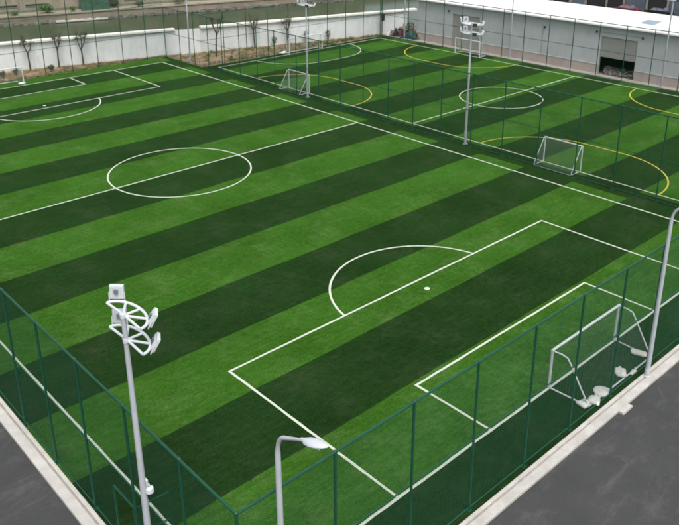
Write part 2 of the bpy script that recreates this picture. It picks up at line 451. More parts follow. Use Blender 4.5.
# left side fence (runs away from the near corner)
ys_ = [.53, 3.62, 6.86, 10.04, 13.08] + [13.08+3.17*i for i in range(1, 19)]
fence('long green chain-link fence along the touchline beside the floodlight mast with the dome camera', (FX, FY), (FX, FAR1), [y-FY for y in ys_], hole_at=(2, (.12, 1.42, 2.2)))
xs_ = [-17.01, -13.85, -10.79, -7.56, -4.48, -1.29] + [-1.29+3.17*i for i in range(1, 7)]
fence('green chain-link fence behind the goal weighted with white sacks', (FX, FY), (DX, FY), [x-FX for x in xs_], first=False, last=False)
fence('green chain-link fence continuing past the dividing fence behind the second pitch', (DX, FY), (RX, FY), [3.17*i for i in range(1, 9)], first=False, last=False)
dv = [.5, 3.7, 6.92, 10.15, 13.3, 16.6, 19.9, 23.05, 26.3, 29.5, 32.55, 35.8, 38.95, 42.1, 45.55, 49.1, 52.2, 55.4, 58.8, 61.6, 64.6, 67.8]
fence('green chain-link fence dividing the two pitches', (DX, FY), (DX, FAR1), [y-FY for y in dv])
fence('chain-link fence with tall posts before the white wall, behind the big pitch', (FX, FAR1), (DX, FAR1), [2.05+3.17*i-FX for i in range(-7, 7)], h=9.2, rails=(.12, 3.06, 6.45), first=False, last=False)
fence('chain-link fence before the white wall behind the second pitch with a control box', (DX, FAR2a), (RX, FAR2b), [3.25*i for i in range(1, 10)], first=False)
rv = [.4, 3.6, 6.9, 10.1, 13.2, 16.4, 19.6, 22.75, 25.9, 29.05, 32.3, 35.5, 38.9, 42.0, 45.2, 48.35, 51.45, 54.6, 57.7, 60.3]
fence('green chain-link fence in front of the grey warehouse', (RX, FY), (RX, FAR2b), [y-FY for y in rv], last=False)

# open gate leaf in the left fence
gt = thing('fence_gate', 'small green gate leaf standing open inward from the touchline fence', 'gate', (-20.20, 3.70, 0), R(-3))
GWD, GHT = 1.15, 2.2
for x in (.02, GWD): MB().box((x-.02, -.02, .06), (x+.02, .02, GHT)).build('gate_stile', GREEN, gt, bevel=.005)
for z in (.08, 1.1, GHT-.02): MB().box((.045, -.018, z-.02), (GWD-.025, .018, z+.02)).build('gate_rail', GREEN, gt, bevel=.005)
stuff(link('wire_mesh', wire_mesh(GWD-.06, GHT-.05).mesh('wire_mesh', WIRE), gt, (.04, 0, 0)))
for z in (.4, 1.8): MB().lathe([(.025, 0), (.025, .1)], 8, (-.02, .0, z)).build('hinge', GREEN, gt)
gf = thing('gate_frame', 'green door frame of the gateway in the touchline fence', 'gate frame', (FX, 0, 0))
for y in (3.74, 5.06): MB().box((-.03, y-.025, .0), (.03, y+.025, 2.24)).build('jamb', GREEN, gf, bevel=.005)
MB().box((-.03, 3.77, 2.20), (.03, 5.03, 2.25)).build('lintel', GREEN, gf, bevel=.005)

# control box on the corner post
cb = tag(MB().box((-.2, -.14, 2.2), (.2, .14, 3.1)).box((-.22, -.16, 3.1), (.22, .16, 3.14)).build('control_box', DARK, bevel=.02), 'dark control box fixed to the corner fence post by the white wall', 'control box')
cb.location = (RX-.15, FAR2b-.28, 0)

# ------------------------------------------------------------------ goals
def goal(label, loc, rz, W, H, D, elbow, net_sp, netmat, r=.06, dtop=0):
    """opening faces local +y, the frame runs back to -y"""
    o = thing('football_goal', label, 'goal', loc, rz, 'white football goals')
    h = W/2
    for s in (-1, 1):
        MB().tube([(s*h, 0, 0), (s*h, 0, H)], r, 10).build('goal_post', WHITEP, o, True)
        if elbow:
            path = [(s*h, -.02, H-.02), (s*h*.995, -.45, H+.0), (s*h*.99, -.72, H-.06), (s*h*.985, -.86, H-.25), (s*h*.97, -D, .05)]
        else:
            path = [(s*h, -.03, H-.01), (s*h, -.16, H-.03), (s*h, -.26, H-.14), (s*h, -D, .05)]
        MB().tube(path, r*.55, 8).build('side_frame', WHITEP, o, True)
        MB().tube([(s*h, 0, .045), (s*h*(.97 if elbow else 1), -D, .045)], r*.55, 8).build('base_bar', WHITEP, o, True)
    MB().tube([(-h-r, 0, H), (h+r, 0, H)], r, 10).build('crossbar', WHITEP, o, True)
    bx = h*(.97 if elbow else 1)
    MB().tube([(-bx, -D, .05), (bx, -D, .05)], r*.6, 8).build('rear_bar', WHITEP, o, True)
    # net: cords over the roof/back and the two sides
    mb = MB(); cr = .0022
    prof = [(0, H-.03), (-.7, H-.08), (-.85, H-.27), (-D, .06)] if elbow else [(0, H-.03), (-.2, H-.08), (-D, .06)]
    seglen = [0]
    for a_, b_ in zip(prof, prof[1:]): seglen.append(seglen[-1]+math.dist(a_, b_))
    T = seglen[-1]
    def at(t_):
        for i in range(len(prof)-1):
            if t_ <= seglen[i+1]+1e-6:
                k = (t_-seglen[i])/(seglen[i+1]-seglen[i]); a_, b_ = prof[i], prof[i+1]
                return (a_[0]+(b_[0]-a_[0])*k, a_[1]+(b_[1]-a_[1])*k)
        return prof[-1]
    def pt(u, t_):
        y_, z_ = at(t_); sag = .07*math.sin(math.pi*t_/T)*(.6+.4*math.sin(u*2.3))
        return (u, y_+sag*.6, z_-sag*.5)
    nu = int(W/net_sp); nt_ = int(T/net_sp)
    for i in range(-nt_, nu+1):         # diamond cords
        for sg in (1, -1):
            path = []
            for k in range(nt_+1):
                j = i+k
                if 0 <= j <= nu:
                    u = -h+W*j/nu
                    path.append(pt(u if sg == 1 else -u, T*k/nt_))
            if len(path) > 1: mb.tube(path, cr, 3, caps=False)
    for s in (-1, 1):                   # side nets
        n_ = int(H/net_sp)
        for k in range(1, n_):
            z_ = H*k/n_
            if elbow: yb = -.86-(D-.86)*(1-z_/(H-.25)) if z_ < H-.25 else -.8
            else: yb = -.26-(D-.26)*(1-z_/(H-.14)) if z_ < H-.14 else -.2
            mb.tube([(s*h*.99, 0, z_), (s*h*.98, yb, z_)], cr, 3, caps=False)
        m_ = int(D/net_sp)
        for k in range(1, m_):
            y_ = -D*k/m_
            if elbow: zt = H-.05 if y_ > -.7 else max(.06, (H-.25)*(1-(-y_-.86)/(D-.86)))
            else: zt = H-.1 if y_ > -.22 else max(.06, (H-.14)*(1-(-y_-.26)/(D-.26)))
            mb.tube([(s*h*.985, y_, .05), (s*h*.985, y_, min(zt, H-.05))], cr, 3, caps=False)
    stuff(mb.build('net', netmat, o))
    return o
goal('large white goal weighted with white sacks in front of the near corner fence', (0, 0, .0), 0, 5.5, 1.92, 1.88, True, .13, NET)
goal('large white goal standing before the leafless trees at the end of the big pitch', (-.85, LEN+.35, 0), math.pi, 5.5, 1.92, 1.8, True, .14, NETW)
goal('large white goal on the white goal arc before the white wall', (35.45, Y2T+.1, 0), math.pi, 5.5, 1.95, .75, False, .14, NETW)
goal('small white goal on a yellow arc by the dividing fence, beside a floodlight mast', (22.05, 47.0, 0), -math.pi/2, 3.3, 1.95, 1.35, False, .13, NETW, .05)
goal('small white goal on a yellow arc by the dividing fence, with no mast beside it', (21.95, 15.25, 0), -math.pi/2, 3.25, 2.03, 1.32, False, .13, NETW, .05)
goal('small white goal in front of the grey warehouse shutter', (48.75, 46.2, 0), math.pi/2, 3.9, 1.95, 1.2, False, .13, NETW, .05)

def sack(label, loc, rz, sx, sy, sz, seed, name='sandbag', disc=False):
    rnd = random.Random(seed); mb = MB(); n = 18; k = 7; vs = []; fs = []
    for i in range(k):
        ph = -math.pi/2+math.pi*(i+.25)/(k-.5)
        for j in range(n):
            th = 2*math.pi*j/n; e = .9 if disc else .45
            c, s_ = math.cos(th), math.sin(th)
            x = math.copysign(abs(c)**e, c); y = math.copysign(abs(s_)**e, s_)
            rr = math.cos(ph)**.5; z = (math.sin(ph)+1)/2
            q = 1+.09*math.sin(3*th+seed)+rnd.uniform(-.03, .03)
            vs.append((x*rr*sx/2*q, y*rr*sy/2*q, z*sz*(1+.12*math.sin(2*th+seed*1.7))+.008))
    for i in range(k-1):
        for j in range(n): fs.append((i*n+j, i*n+(j+1) % n, (i+1)*n+(j+1) % n, (i+1)*n+j))
    fs.append(tuple(range(n-1, -1, -1))); fs.append(tuple(range((k-1)*n, k*n)))
    o = mb.add(vs, fs).build(name, SACK, smooth=True)
    o.location = loc; o.rotation_euler = (0, 0, rz)
    if not disc:   # tied neck
        MB().lathe([(.045, 0), (.03, .06), (.07, .12)], 8).xf(Matrix.Translation((sx/2*.9, 0, sz*.5)) @ Matrix.Rotation(R(80), 4, 'Y')).build('tied_neck', SACK, o)
    return tag(o, label, 'sandbag', 'white weights on the goal frame')
sack('white square sack on the rear end of the goal frame, outermost of a touching pair', (-2.72, -1.66, 0), R(-12), .50, .48, .2, 1)
sack('white square sack on the goal frame between another sack and a round weight', (-2.20, -1.86, 0), R(20), .58, .5, .22, 2)
sack('flat round white weight on the rear bar of the goal', (-1.38, -1.74, 0), 0, .78, .66, .16, 3, 'round_weight', True)
sack('white pointed sack leaning on the middle of the goal rear bar', (.42, -1.62, 0), R(35), .62, .5, .24, 4)
sack('small flat white scrap sack beside the goal rear bar next to the lamp post', (.98, -1.93, 0), R(10), .46, .22, .08, 5)
sack('long white sack lying across the goal base bar by the lamp post', (2.50, -1.42, 0), R(-70), .78, .40, .17, 6)
# small weights on the far goals
sack('white sack at the foot of the goal before the leafless trees', (1.75, LEN+.55, 0), .3, .7, .5, .2, 7)
sack('white sack lying left of the goal on the white goal arc', (32.3, Y2T+.9, 0), .3, 1.1, .6, .28, 8)

# ------------------------------------------------------------------ floodlight masts
def mast(label, loc, sides, height=10.0, camera=False):
    o = thing('floodlight_mast', label, 'floodlight', loc, 0, 'floodlight masts')
    MB().lathe([(.105, 0), (.10, 3), (.062, height+.05), (.03, height+.08)], 16).build('pole', GALV, o, True)
    mb = MB().lathe([(.22, 0), (.22, .03)], 16)
    for k in range(6): mb.lathe([(.02, .03), (.02, .08)], 6, (.17*math.cos(k*math.pi/3), .17*math.sin(k*math.pi/3), 0))
    mb.build('base_plate', GALV, o)
    MB().box((-.13, -.055, .7), (-.085, .055, 1.15)).build('access_hatch', GALV, o, bevel=.008)
    for side in sides:
        for z in (height, height-.74):
            mb = MB(); q = lambda a: (side*.50*math.cos(R(a)), .90*math.sin(R(a)), z)
            mb.tube([q(a) for a in range(-90, 91, 12)], .040, 8)
            for a in (-90, -40, 0, 40, 90):
                p = q(a); mb.tube([(side*.03, p[1]*.06, z), (p[0]*.98, p[1]*.98, z)], .036, 8)
            mb.lathe([(.085, -.06), (.085, .06)], 12, (0, 0, z))
            mb.build('fan_bracket', WHITEP, o, True)
            for a, tl in ((62, 8), (-45, 30)):
                p = Vector(q(a)); nrm = Vector((side*math.cos(R(a))/.5, math.sin(R(a))/.9, 0)).normalized()
                ang = math.atan2(nrm.y, nrm.x)
                M = Matrix.Translation(p+nrm*(.04 if a > 0 else .0)+Vector((0, 0, .0 if a > 0 else -.14))) @ Matrix.Rotation(ang, 4, 'Z') @ Matrix.Rotation(R(tl), 4, 'Y')
                hb = MB().box((-.02, -.19, .05), (.07, .19, .44))
                for k in range(7): hb.box((-.05, -.165+k*.052, .09), (-.02, -.15+k*.052, .40))
                fl = hb.xf(M).build('floodlight', WHITEP, o, bevel=.008)
                MB().box((.072, -.165, .075), (.080, .165, .415)).xf(M).build('lamp_glass', GLASS, fl)
                MB().tube([(0, -.21, .24), (0, -.21, 0), (0, .21, 0), (0, .21, .24)], .014, 6).xf(M).build('yoke', WHITEP, fl)
                MB().box((-.10, -.06, .22), (-.051, .05, .33)).xf(M).build('driver_box', GLASS, fl)
    if camera:
        z = 4.25
        c = MB().tube([(.05, 0, z+.26), (.10, -.05, z+.27), (.14, -.08, z+.22), (.15, -.08, z+.12)], .03, 8).build('camera_bracket', WHITEP, o, True)
        cm = MB().lathe([(.05, .14), (.11, .10), (.125, .0), (.125, -.04)], 16, (.15, -.08, z)).build('dome_camera', WHITEP, o, True)
        MB().lathe([(.03, -.12), (.08, -.10), (.105, -.045)], 16, (.15, -.08, z)).build('dome', DARK, cm, True)
        MB().box((.06, -.11, z+.2), (.12, .05, z+.42)).build('junction_box', WHITEP, o, bevel=.01)
    return o
mast('floodlight mast with a dome camera on its pole beside the touchline fence', (-20.64, 2.06, 0), (1,), 10.0, True)
mast('floodlight mast on the dividing fence beside a small goal', (20.85, 44.2, 0), (-1, 1), 10.0)
mast('floodlight mast on the dividing fence in line with the second pitch centre circle', (20.85, 23.8, 0), (-1, 1), 10.0)
mast('floodlight mast at the end of the dividing fence near the white wall', (20.95, 66.3, 0), (-1, 1), 10.0)
mast('floodlight mast before the grey warehouse, right of its half-open shutter', (50.75, 21.6, 0), (-1,), 10.0)
mast('floodlight mast before the plain grey warehouse wall between the two shutters', (50.75, 41.2, 0), (-1,), 10.0)
mast('floodlight mast beside the heap of junk by the white wall', (50.75, 58.9, 0), (-1,), 10.0)

# ------------------------------------------------------------------ street lamps on the kerb
def lamp(label, loc):
    o = thing('street_lamp', label, 'street lamp', loc, 0, 'street lamps on the kerb')
    path = [(0, 0, 0), (0, 0, 4), (0, 0, 7.48)] + [(0, -.35*(1-math.cos(R(a)))-.0, 7.48+.62*math.sin(R(a))) for a in (15, 30, 45, 60, 72)]
    last = path[-1]
    path += [(0, last[1]-.25, last[2]+.13), (0, last[1]-.5, last[2]+.26), (0, last[1]-.75, last[2]+.38)]
    rr = [.105, .088, .072]+[.055]*5+[.045, .04, .038]
    MB().tube(path, rr, 14).build('pole', GALV, o, True)
    MB().lathe([(.17, 0), (.17, .03), (.12, .05), (.12, .35), (.106, .38)], 14).build('base_plate', GALV, o, True)
    # cobra head
    y0, z0 = path[-1][1], path[-1][2]
    prof = [(0, .045, .045), (.12, .07, .06), (.28, .15, .085), (.50, .175, .09), (.72, .15, .07), (.90, .08, .04), (.97, .02, .015)]
    vs = []; fs = []; n = 14
    for s, hw, hh in prof:
        for j in range(n):
            th = 2*math.pi*j/n; zz = math.sin(th)*hh
            if zz < 0: zz *= .45
            vs.append((math.cos(th)*hw, -s, zz))
    for i in range(len(prof)-1):
        for j in range(n): fs.append((i*n+j, i*n+(j+1) % n, (i+1)*n+(j+1) % n, (i+1)*n+j))
    fs.append(tuple(range(n))); fs.append(tuple(range(len(prof)*n-1, (len(prof)-1)*n-1, -1)))
    M = Matrix.Translation((0, y0+.06, z0-.01)) @ Matrix.Rotation(R(-20), 4, 'X')
    hd = MB().add(vs, fs).xf(M).build('lamp_head', LAMPW, o, True)
    MB().box((-.11, -.78, -.05), (.11, -.34, -.037)).xf(M).build('lens', LENS, hd)
    return o
lamp('grey street lamp with curved arm on the kerb near the fence corner', (-19.2, -2.45, .1))
lamp('grey street lamp with curved arm on the kerb behind the weighted goal', (1.10, -2.50, .1))

# ------------------------------------------------------------------ white boundary wall by the canal
wl = thing('boundary_wall', 'long white rendered wall with pale coping beside the canal', 'wall', (0, 77.4, 0), WANG)
un = lambda x: x/math.cos(WANG)        # world x -> distance along the wall
edges = [-90] + [un(-60+11.5*i) for i in range(0, 11)]
for i in range(len(edges)-1):
    MB().box((edges[i]+.004, 0, -.2), (edges[i+1]-.004, .40, 3.02)).build('wall_panel', WHITEW, wl)
cop = [-90]+[un(-58+6.2*i) for i in range(13)]+[un(22.1)]
def coping(a_, b_): MB().box((a_+.006, -.30, 3.06), (b_-.006, .60, 3.30)).build('coping', COPING, wl, bevel=.02)
for a_, b_ in zip(cop, cop[1:]):
    if b_-a_ > .5: coping(a_, b_)
cop = [un(25.3+6.3*i) for i in range(5)]+[un(56.5)]
for a_, b_ in zip(cop, cop[1:]): coping(a_, b_)
MB().box((-90, .03, 3.02), (un(56.5), .37, 3.06)).build('bed_joint', KERBD, wl)

# ------------------------------------------------------------------ far bank of the canal
BO = wp_(0, 41.9, 0)
bk = structure(link('embankment', None, None, BO, WANG))
MB().box((-200, 0, -4), (200, 3.2, -.25)).build('quay_wall', BANK, bk)
MB().box((-200, -.15, -.25), (200, 3.2, -.05)).build('quay_cap', BEIGE, bk)
rnd = random.Random(5)
rs = MB()
for i in range(900):
    u = rnd.uniform(-70, 75); s = rnd.uniform(.12, .45); c = Vector((u, -rnd.uniform(0, .9), -1.55+rnd.uniform(0, .35)))
    vs = []
    for sx in (-1, 1):
        for sy in (-1, 1):
            for sz in (-1, 1): vs.append(c+Vector((sx*s*rnd.uniform(.6, 1.2), sy*s*.7*rnd.uniform(.6, 1.2), sz*s*.5*rnd.uniform(.6, 1.2))))
    rs.add(vs, [(0,1,3,2), (4,6,7,5), (0,4,5,1), (2,3,7,6), (0,2,6,4), (1,5,7,3)])
stuff(rs.build('rubble', STONE, bk))
fb = thing('riverside_building', 'weathered beige concrete building on the far bank of the canal', 'building', (BO[0], BO[1], 0), WANG)
def fpart(nm, a_, b_, mt, bev=0): return MB().box(a_, b_).build(nm, mt, fb, bevel=bev)
fpart('plinth', (-80, 2.9, -.05), (75, 3.5, .35), BANK)
fpart('wall', (-80, 3.2, .35), (75, 14, 9.5), BEIGE)  # unseen upper height added so the canal reflects wall instead of bright sky
fpart('string_course', (-80, 3.05, 4.2), (75, 3.2, 4.45), BANK)
for i in range(26):
    u = -66+i*5.4+rnd.uniform(-.3, .3)
    fpart('buttress', (u, 2.98, .35), (u+.35, 3.2, 4.2), BEIGE)
    if i % 4 != 3:
        fpart('window_slot', (u+.9, 3.12, .95), (u+4.5, 3.25, 1.22), DARK)
        fpart('window_sill', (u+.85, 3.08, .84), (u+4.55, 3.25, .95), BANK)
    fpart('window', (u+1.2, 3.14, 5.2), (u+4.2, 3.25, 7.6), GLASS)
fpart('roof_parapet', (-80.2, 3.0, 9.5), (75.2, 14.2, 10.1), BANK)

def leafy(mb, c, rx, ry, rz_, n, s, rnd):
    for i in range(n):
        while True:
            v = Vector((rnd.uniform(-1, 1), rnd.uniform(-1, 1), rnd.uniform(-1, 1)))
            if v.length < 1: break
        v *= (.75+.5*math.sin(v.x*5+c[0])*.4)
        p = Vector((c[0]+v.x*rx, c[1]+v.y*ry, c[2]+v.z*rz_))
        a_ = Vector((rnd.uniform(-1, 1), rnd.uniform(-1, 1), rnd.uniform(-1, 1))).normalized(); b_ = a_.orthogonal().normalized()
        k = s*rnd.uniform(.6, 1.3)
        mb.add([p, p+a_*k*.5+b_*k*.3, p+a_*k, p+a_*k*.5-b_*k*.3], [(0, 1, 2, 3)])
def shrub(label, loc, rx, h, n, mat, s=.16, seed=0, cat='shrub', group=None):
    rnd = random.Random(seed); o = thing('shrub', label, cat, loc, 0, group)
    mb = MB(); leafy(mb, (0, 0, h*.58), rx, rx*.8, h*.45, n, s, rnd); mb.build('foliage', mat, o)
    st = MB()
    for i in range(7):
        th = rnd.uniform(0, 6.28); st.tube([(0, 0, -.05), (rx*.4*math.cos(th), rx*.4*math.sin(th), h*.5), (rx*.6*math.cos(th), rx*.6*math.sin(th), h*.85)], [.02, .014, .006], 5)
    st.build('stems', BARK, o)
    return o
def onbank(u, v, z=-.06): p = Vector(BO)+WU*u+WV*v; return (p.x, p.y, z)
shrub('dark green bush overhanging the canal edge of the far bank', onbank(13.2, .9), 1.6, 1.5, 900, LEAF, .3, 3)
shrub('dark bush beside the green tarpaulin shelter on the far bank', onbank(24.4, 1.8), 1.3, 1.5, 500, SHRUB, .28, 4)
BUSHL = ['small olive bush on the far quay beside the dark tarpaulin shelter', 'straggly olive bush on the far quay beyond the landing slab', 'low olive bush on the far quay before the window slots', 'broad olive bush on the far quay far beyond the shelter']
for i, (u, rx, h) in enumerate([(17.3, .8, .9), (28.5, 1.2, 1.0), (8.2, 1.0, .7), (35.5, 1.8, .9)]): shrub(BUSHL[i], onbank(u, .7), rx, h, 380, SHRUB if i % 2 else LEAF, .22, 140+i)
TARP = plain('green_tarpaulin', (.03, .075, .045), .8, var=.35, scale=1.5)
ts = thing('tarpaulin_shelter', 'dark green tarpaulin shelter standing on the far canal bank', 'shelter', onbank(21.0, 1.6), WANG)
mb = MB(); 
for k in range(5): mb.add([(-2.3+k*.95, -1, 2.0+.1*(k % 2)), (-1.35+k*.95, -1, 2.0+.1*((k+1) % 2)), (-1.35+k*.95, 1.0, 2.7), (-2.3+k*.95, 1.0, 2.7)], [(0, 1, 2, 3)])
mb.build('canopy', TARP, ts)
mb = MB()
for k in range(10): mb.add([(-2.3+k*.475, -1-.08*(k % 2), .05), (-1.825+k*.475, -1-.08*((k+1) % 2), .05), (-1.825+k*.475, -1-.04*((k+1) % 2), 2.02), (-2.3+k*.475, -1-.04*(k % 2), 2.02)], [(0, 1, 2, 3)])
mb.build('side_curtain', TARP, ts)
for x in (-2.25, 2.4):
    for y in (-.98, .98): MB().tube([(x, y, 0), (x, y, 2.0 if y < 0 else 2.65)], .04, 6).build('pole', BARK, ts)
sb = thing('landing_slab', 'pale concrete landing slab along the water edge of the far bank', 'slab', onbank(18.0, -1.0, 0), WANG)
MB().box((-3.8, -.5, -1.42), (4.6, .9, -1.18)).build('slab', KERB, sb, bevel=.03)
for x in (-3.2, .4, 4.0): MB().box((x-.2, -.3, -4), (x+.2, .8, -1.42)).build('pier', BANK, sb)

# ------------------------------------------------------------------ grey warehouse behind the second pitch
wh = thing('warehouse', 'long grey warehouse with white roof and a half-open roller shutter', 'warehouse', (52.0, 0, 0))
HB = 5.45; Y0, Y1 = -40.0, 57.5
D1 = (25.45, 29.8, 4.25); D2 = (47.0, 51.45, 4.2)
def wpart(nm, a_, b_, mt, bev=0, par=None): return MB().box(a_, b_).build(nm, mt, par or wh, bevel=bev)
pe = [Y1]
y = Y1
cuts = sorted([57.5, 51.45, 47.0, 43.6, 40.2, 36.8, 33.3, 29.8, 25.45, 22.0, 18.5, 15, 11.5, 8, 4.5, 1, -2.5, -6, -9.5, -13, -16.5, -20, -30, -40, 54.5])
for a_, b_ in zip(cuts, cuts[1:]):
    isdoor = any(abs(a_-D[0]) < .01 for D in (D1, D2))
    z0 = D1[2] if isdoor else 1.06
    wpart('wall_panel', (0, a_+.006, z0), (.22, b_-.006, HB), BLDG)
    if not isdoor:
        wpart('plinth', (-.05, a_+.001, -.2), (.22, b_-.001, 1.0), PLINTH)
        wpart('plinth_cap', (-.08, a_+.001, 1.0), (.22, b_-.001, 1.06), BLDG)
wpart('end_wall', (.22, Y1-.25, -.2), (12, Y1, HB), BLDG); wpart('end_wall', (.22, Y0, -.2), (12, Y0+.25, HB), BLDG)
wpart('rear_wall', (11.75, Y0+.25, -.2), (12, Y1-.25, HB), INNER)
# shallow gable roof, near slope seen from the camera
rf = MB(); rz0, rzr = 5.46, 6.05; xr = 5.6
rf.add([(-.35, Y0-.3, rz0), (xr, Y0-.3, rzr), (xr, Y1+.3, rzr), (-.35, Y1+.3, rz0), (-.35, Y0-.3, rz0+.16), (xr, Y0-.3, rzr+.16), (xr, Y1+.3, rzr+.16), (-.35, Y1+.3, rz0+.16)],
       [(3,2,1,0), (4,5,6,7), (0,1,5,4), (1,2,6,5), (2,3,7,6), (3,0,4,7)])
ro = rf.build('roof', ROOFM, wh)
MB().add([(xr+.003, Y0-.3, rzr), (12.3, Y0-.3, rz0-.15), (12.3, Y1+.3, rz0-.15), (xr+.003, Y1+.3, rzr), (xr+.003, Y0-.3, rzr+.15), (12.3, Y0-.3, rz0), (12.3, Y1+.3, rz0), (xr+.003, Y1+.3, rzr+.15)],
       [(3,2,1,0), (4,5,6,7), (0,1,5,4), (1,2,6,5), (2,3,7,6), (3,0,4,7)]).build('rear_roof', ROOFM, wh)
sl_ = (rzr-rz0)/(xr+.35)
for k in range(28):
    yy = Y0+2+k*3.5
    MB().add([(-.3, yy-.03, rz0+.162+.0), (xr-.1, yy-.03, rz0+.162+sl_*(xr+.2)), (xr-.1, yy+.03, rz0+.162+sl_*(xr+.2)), (-.3, yy+.03, rz0+.162), (-.3, yy, rz0+.20), (xr-.1, yy, rz0+.20+sl_*(xr+.2))],
             [(0, 1, 5, 4), (3, 4, 5, 2), (0, 4, 3), (1, 2, 5)]).build('standing_seam', ROOFM, ro)
SKYL = plain('skylight_sheet', (.17, .235, .29), .35, var=.1)
zs = lambda x: rz0+.17+sl_*(x+.35)
MB().add([(2.1, 24.9, zs(2.1)+.02), (3.9, 24.9, zs(3.9)+.02), (3.9, 26.6, zs(3.9)+.02), (2.1, 26.6, zs(2.1)+.02), (2.1, 24.9, zs(2.1)-.1), (3.9, 24.9, zs(3.9)-.1), (3.9, 26.6, zs(3.9)-.1), (2.1, 26.6, zs(2.1)-.1)],
       [(7,6,5,4), (0,1,2,3), (0,4,5,1), (1,5,6,2), (2,6,7,3), (3,7,4,0)]).build('skylight', SKYL, ro)
wpart('eaves_gutter', (-.48, Y0-.3, rz0+.0), (-.36, Y1+.3, rz0+.13), ROOFM, .01)
def shutter(D, zb):
    n = int((D[2]-zb)/.11); mb = MB()
    for k in range(n):
        z = D[2]-(k+1)*.11
        mb.add([(.10, D[0]+.06, z), (.07, D[0]+.06, z+.055), (.10, D[0]+.06, z+.11), (.10, D[1]-.06, z), (.07, D[1]-.06, z+.055), (.10, D[1]-.06, z+.11)], [(3, 0, 1, 4), (4, 1, 2, 5)])
    s_ = mb.build('roller_shutter', SHUT, wh)
    wpart('bottom_bar', (.06, D[0]+.06, D[2]-n*.11-.10), (.14, D[1]-.06, D[2]-n*.11-.001), SHUT, .01, s_)
    for y in (D[0]+.03, D[1]-.03): wpart('guide_rail', (.04, y-.028, 0), (.16, y+.028, D[2]-.002), SHUT, 0, wh)
shutter(D1, 2.05); shutter(D2, .10)
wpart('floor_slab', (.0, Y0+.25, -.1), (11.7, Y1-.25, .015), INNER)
for y, z in ((37.25, 4.3), (30.42, 4.65), (24.9, 4.65), (52.1, 4.5)):
    o = wpart('wall_lamp', (-.16, y-.09, z-.08), (-.04, y+.09, z+.14), DARK, .01)
    wpart('bracket', (-.04, y-.03, z), (-.001, y+.03, z+.06), DARK, 0, o)
MB().tube([(-.05, 37.5, 1.1), (-.05, 37.5, 4.6)], .025, 6).build('downpipe', SHUT, wh)
MB().tube([(-.06, 30.3, 4.75), (-.06, 25.0, 4.75)], .02, 6).build('cable_conduit', SHUT, wh)
# rubble heap inside the doorway
rnd = random.Random(11); mb = MB()
for i in range(260):
    s = rnd.uniform(.06, .2); yy = rnd.uniform(25.7, 29.5); xx = rnd.uniform(.4, 2.2); hmax = .75*(1-abs(xx-1.3)/1.2)
    c = Vector((52+xx, yy, rnd.uniform(0, max(.1, hmax))+s*.4))
    vs = [c+Vector((sx*s*rnd.uniform(.5, 1.2), sy*s*rnd.uniform(.5, 1.2), sz*s*.6*rnd.uniform(.5, 1.2))) for sx in (-1, 1) for sy in (-1, 1) for sz in (-1, 1)]
    mb.add(vs, [(0,1,3,2), (4,6,7,5), (0,4,5,1), (2,3,7,6), (0,2,6,4), (1,5,7,3)])
RUB = plain('broken_plaster', (.20, .185, .165), .95, var=.5, scale=6)
o = stuff(tag(mb.build('rubble_heap', RUB), 'heap of pale rubble inside the half-open warehouse shutter', 'rubble'))

# ------------------------------------------------------------------ junk in the corner between warehouse and wall
PL = {k: plain('junk_'+k, c, .8, var=.25, scale=3) for k, c in dict(red=(.24,.045,.05), dark=(.035,.035,.04), blue=(.05,.09,.12), green=(.04,.12,.085), wood=(.24,.19,.13), white=(.62,.60,.55), pink=(.36,.20,.19)).items()}
def drum(label, loc, mat):
    o = thing('oil_drum', label, 'drum', loc)
    MB().lathe([(.28, 0), (.29, .02), (.28, .05), (.28, .28), (.295, .30), (.28, .32), (.28, .56), (.295, .58), (.28, .60), (.28, .85), (.29, .88), (.27, .88), (.26, .86)], 16).build('body', mat, o, True)
    MB().lathe([(.035, .86), (.035, .885)], 8, (.15, 0, 0)).build('bung', PL['dark'], o)
drum('red oil drum in the junk heap by the white wall', (51.3, 60.3, -.03), PL['red'])
drum('black oil drum in the junk heap beside the red drum', (51.95, 60.6, -.03), PL['dark'])
drum('dusty pink oil drum in the junk heap by the white wall', (50.95, 61.4, -.03), PL['pink'])
def heap(name, label, cat, c, rx, ry, h, mat, seed):
    rnd = random.Random(seed); n = 20; k = 7; vs = []; fs = []
    for i in range(k+1):
        q = i/k
        for j in range(n):
            th = 2*math.pi*j/n; rr = (1-q*.93)*(1+.22*math.sin(3*th+seed)+.12*math.sin(7*th)+rnd.uniform(-.07, .07))
            vs.append((c[0]+rx*rr*math.cos(th), c[1]+ry*rr*math.sin(th), c[2]+h*(1-(1-q)**2)*(1+rnd.uniform(-.08, .08))))
    for i in range(k):
        for j in range(n): fs.append((i*n+j, i*n+(j+1) % n, (i+1)*n+(j+1) % n, (i+1)*n+j))
    fs.append(tuple(range(k*n, (k+1)*n)))
    return tag(MB().add(vs, fs).build(name, mat), label, cat)
heap('tarpaulin', 'crumpled green tarpaulin over junk beside the warehouse corner', 'tarpaulin', (51.9, 58.6, -.03), .95, .8, 1.1, PL['green'], 2)
heap('sand_pile', 'pale pile of sand beside the corner fence post', 'sand pile', (50.75+.6, 62.3, -.03), .8, .6, .55, PL['white'], 4)
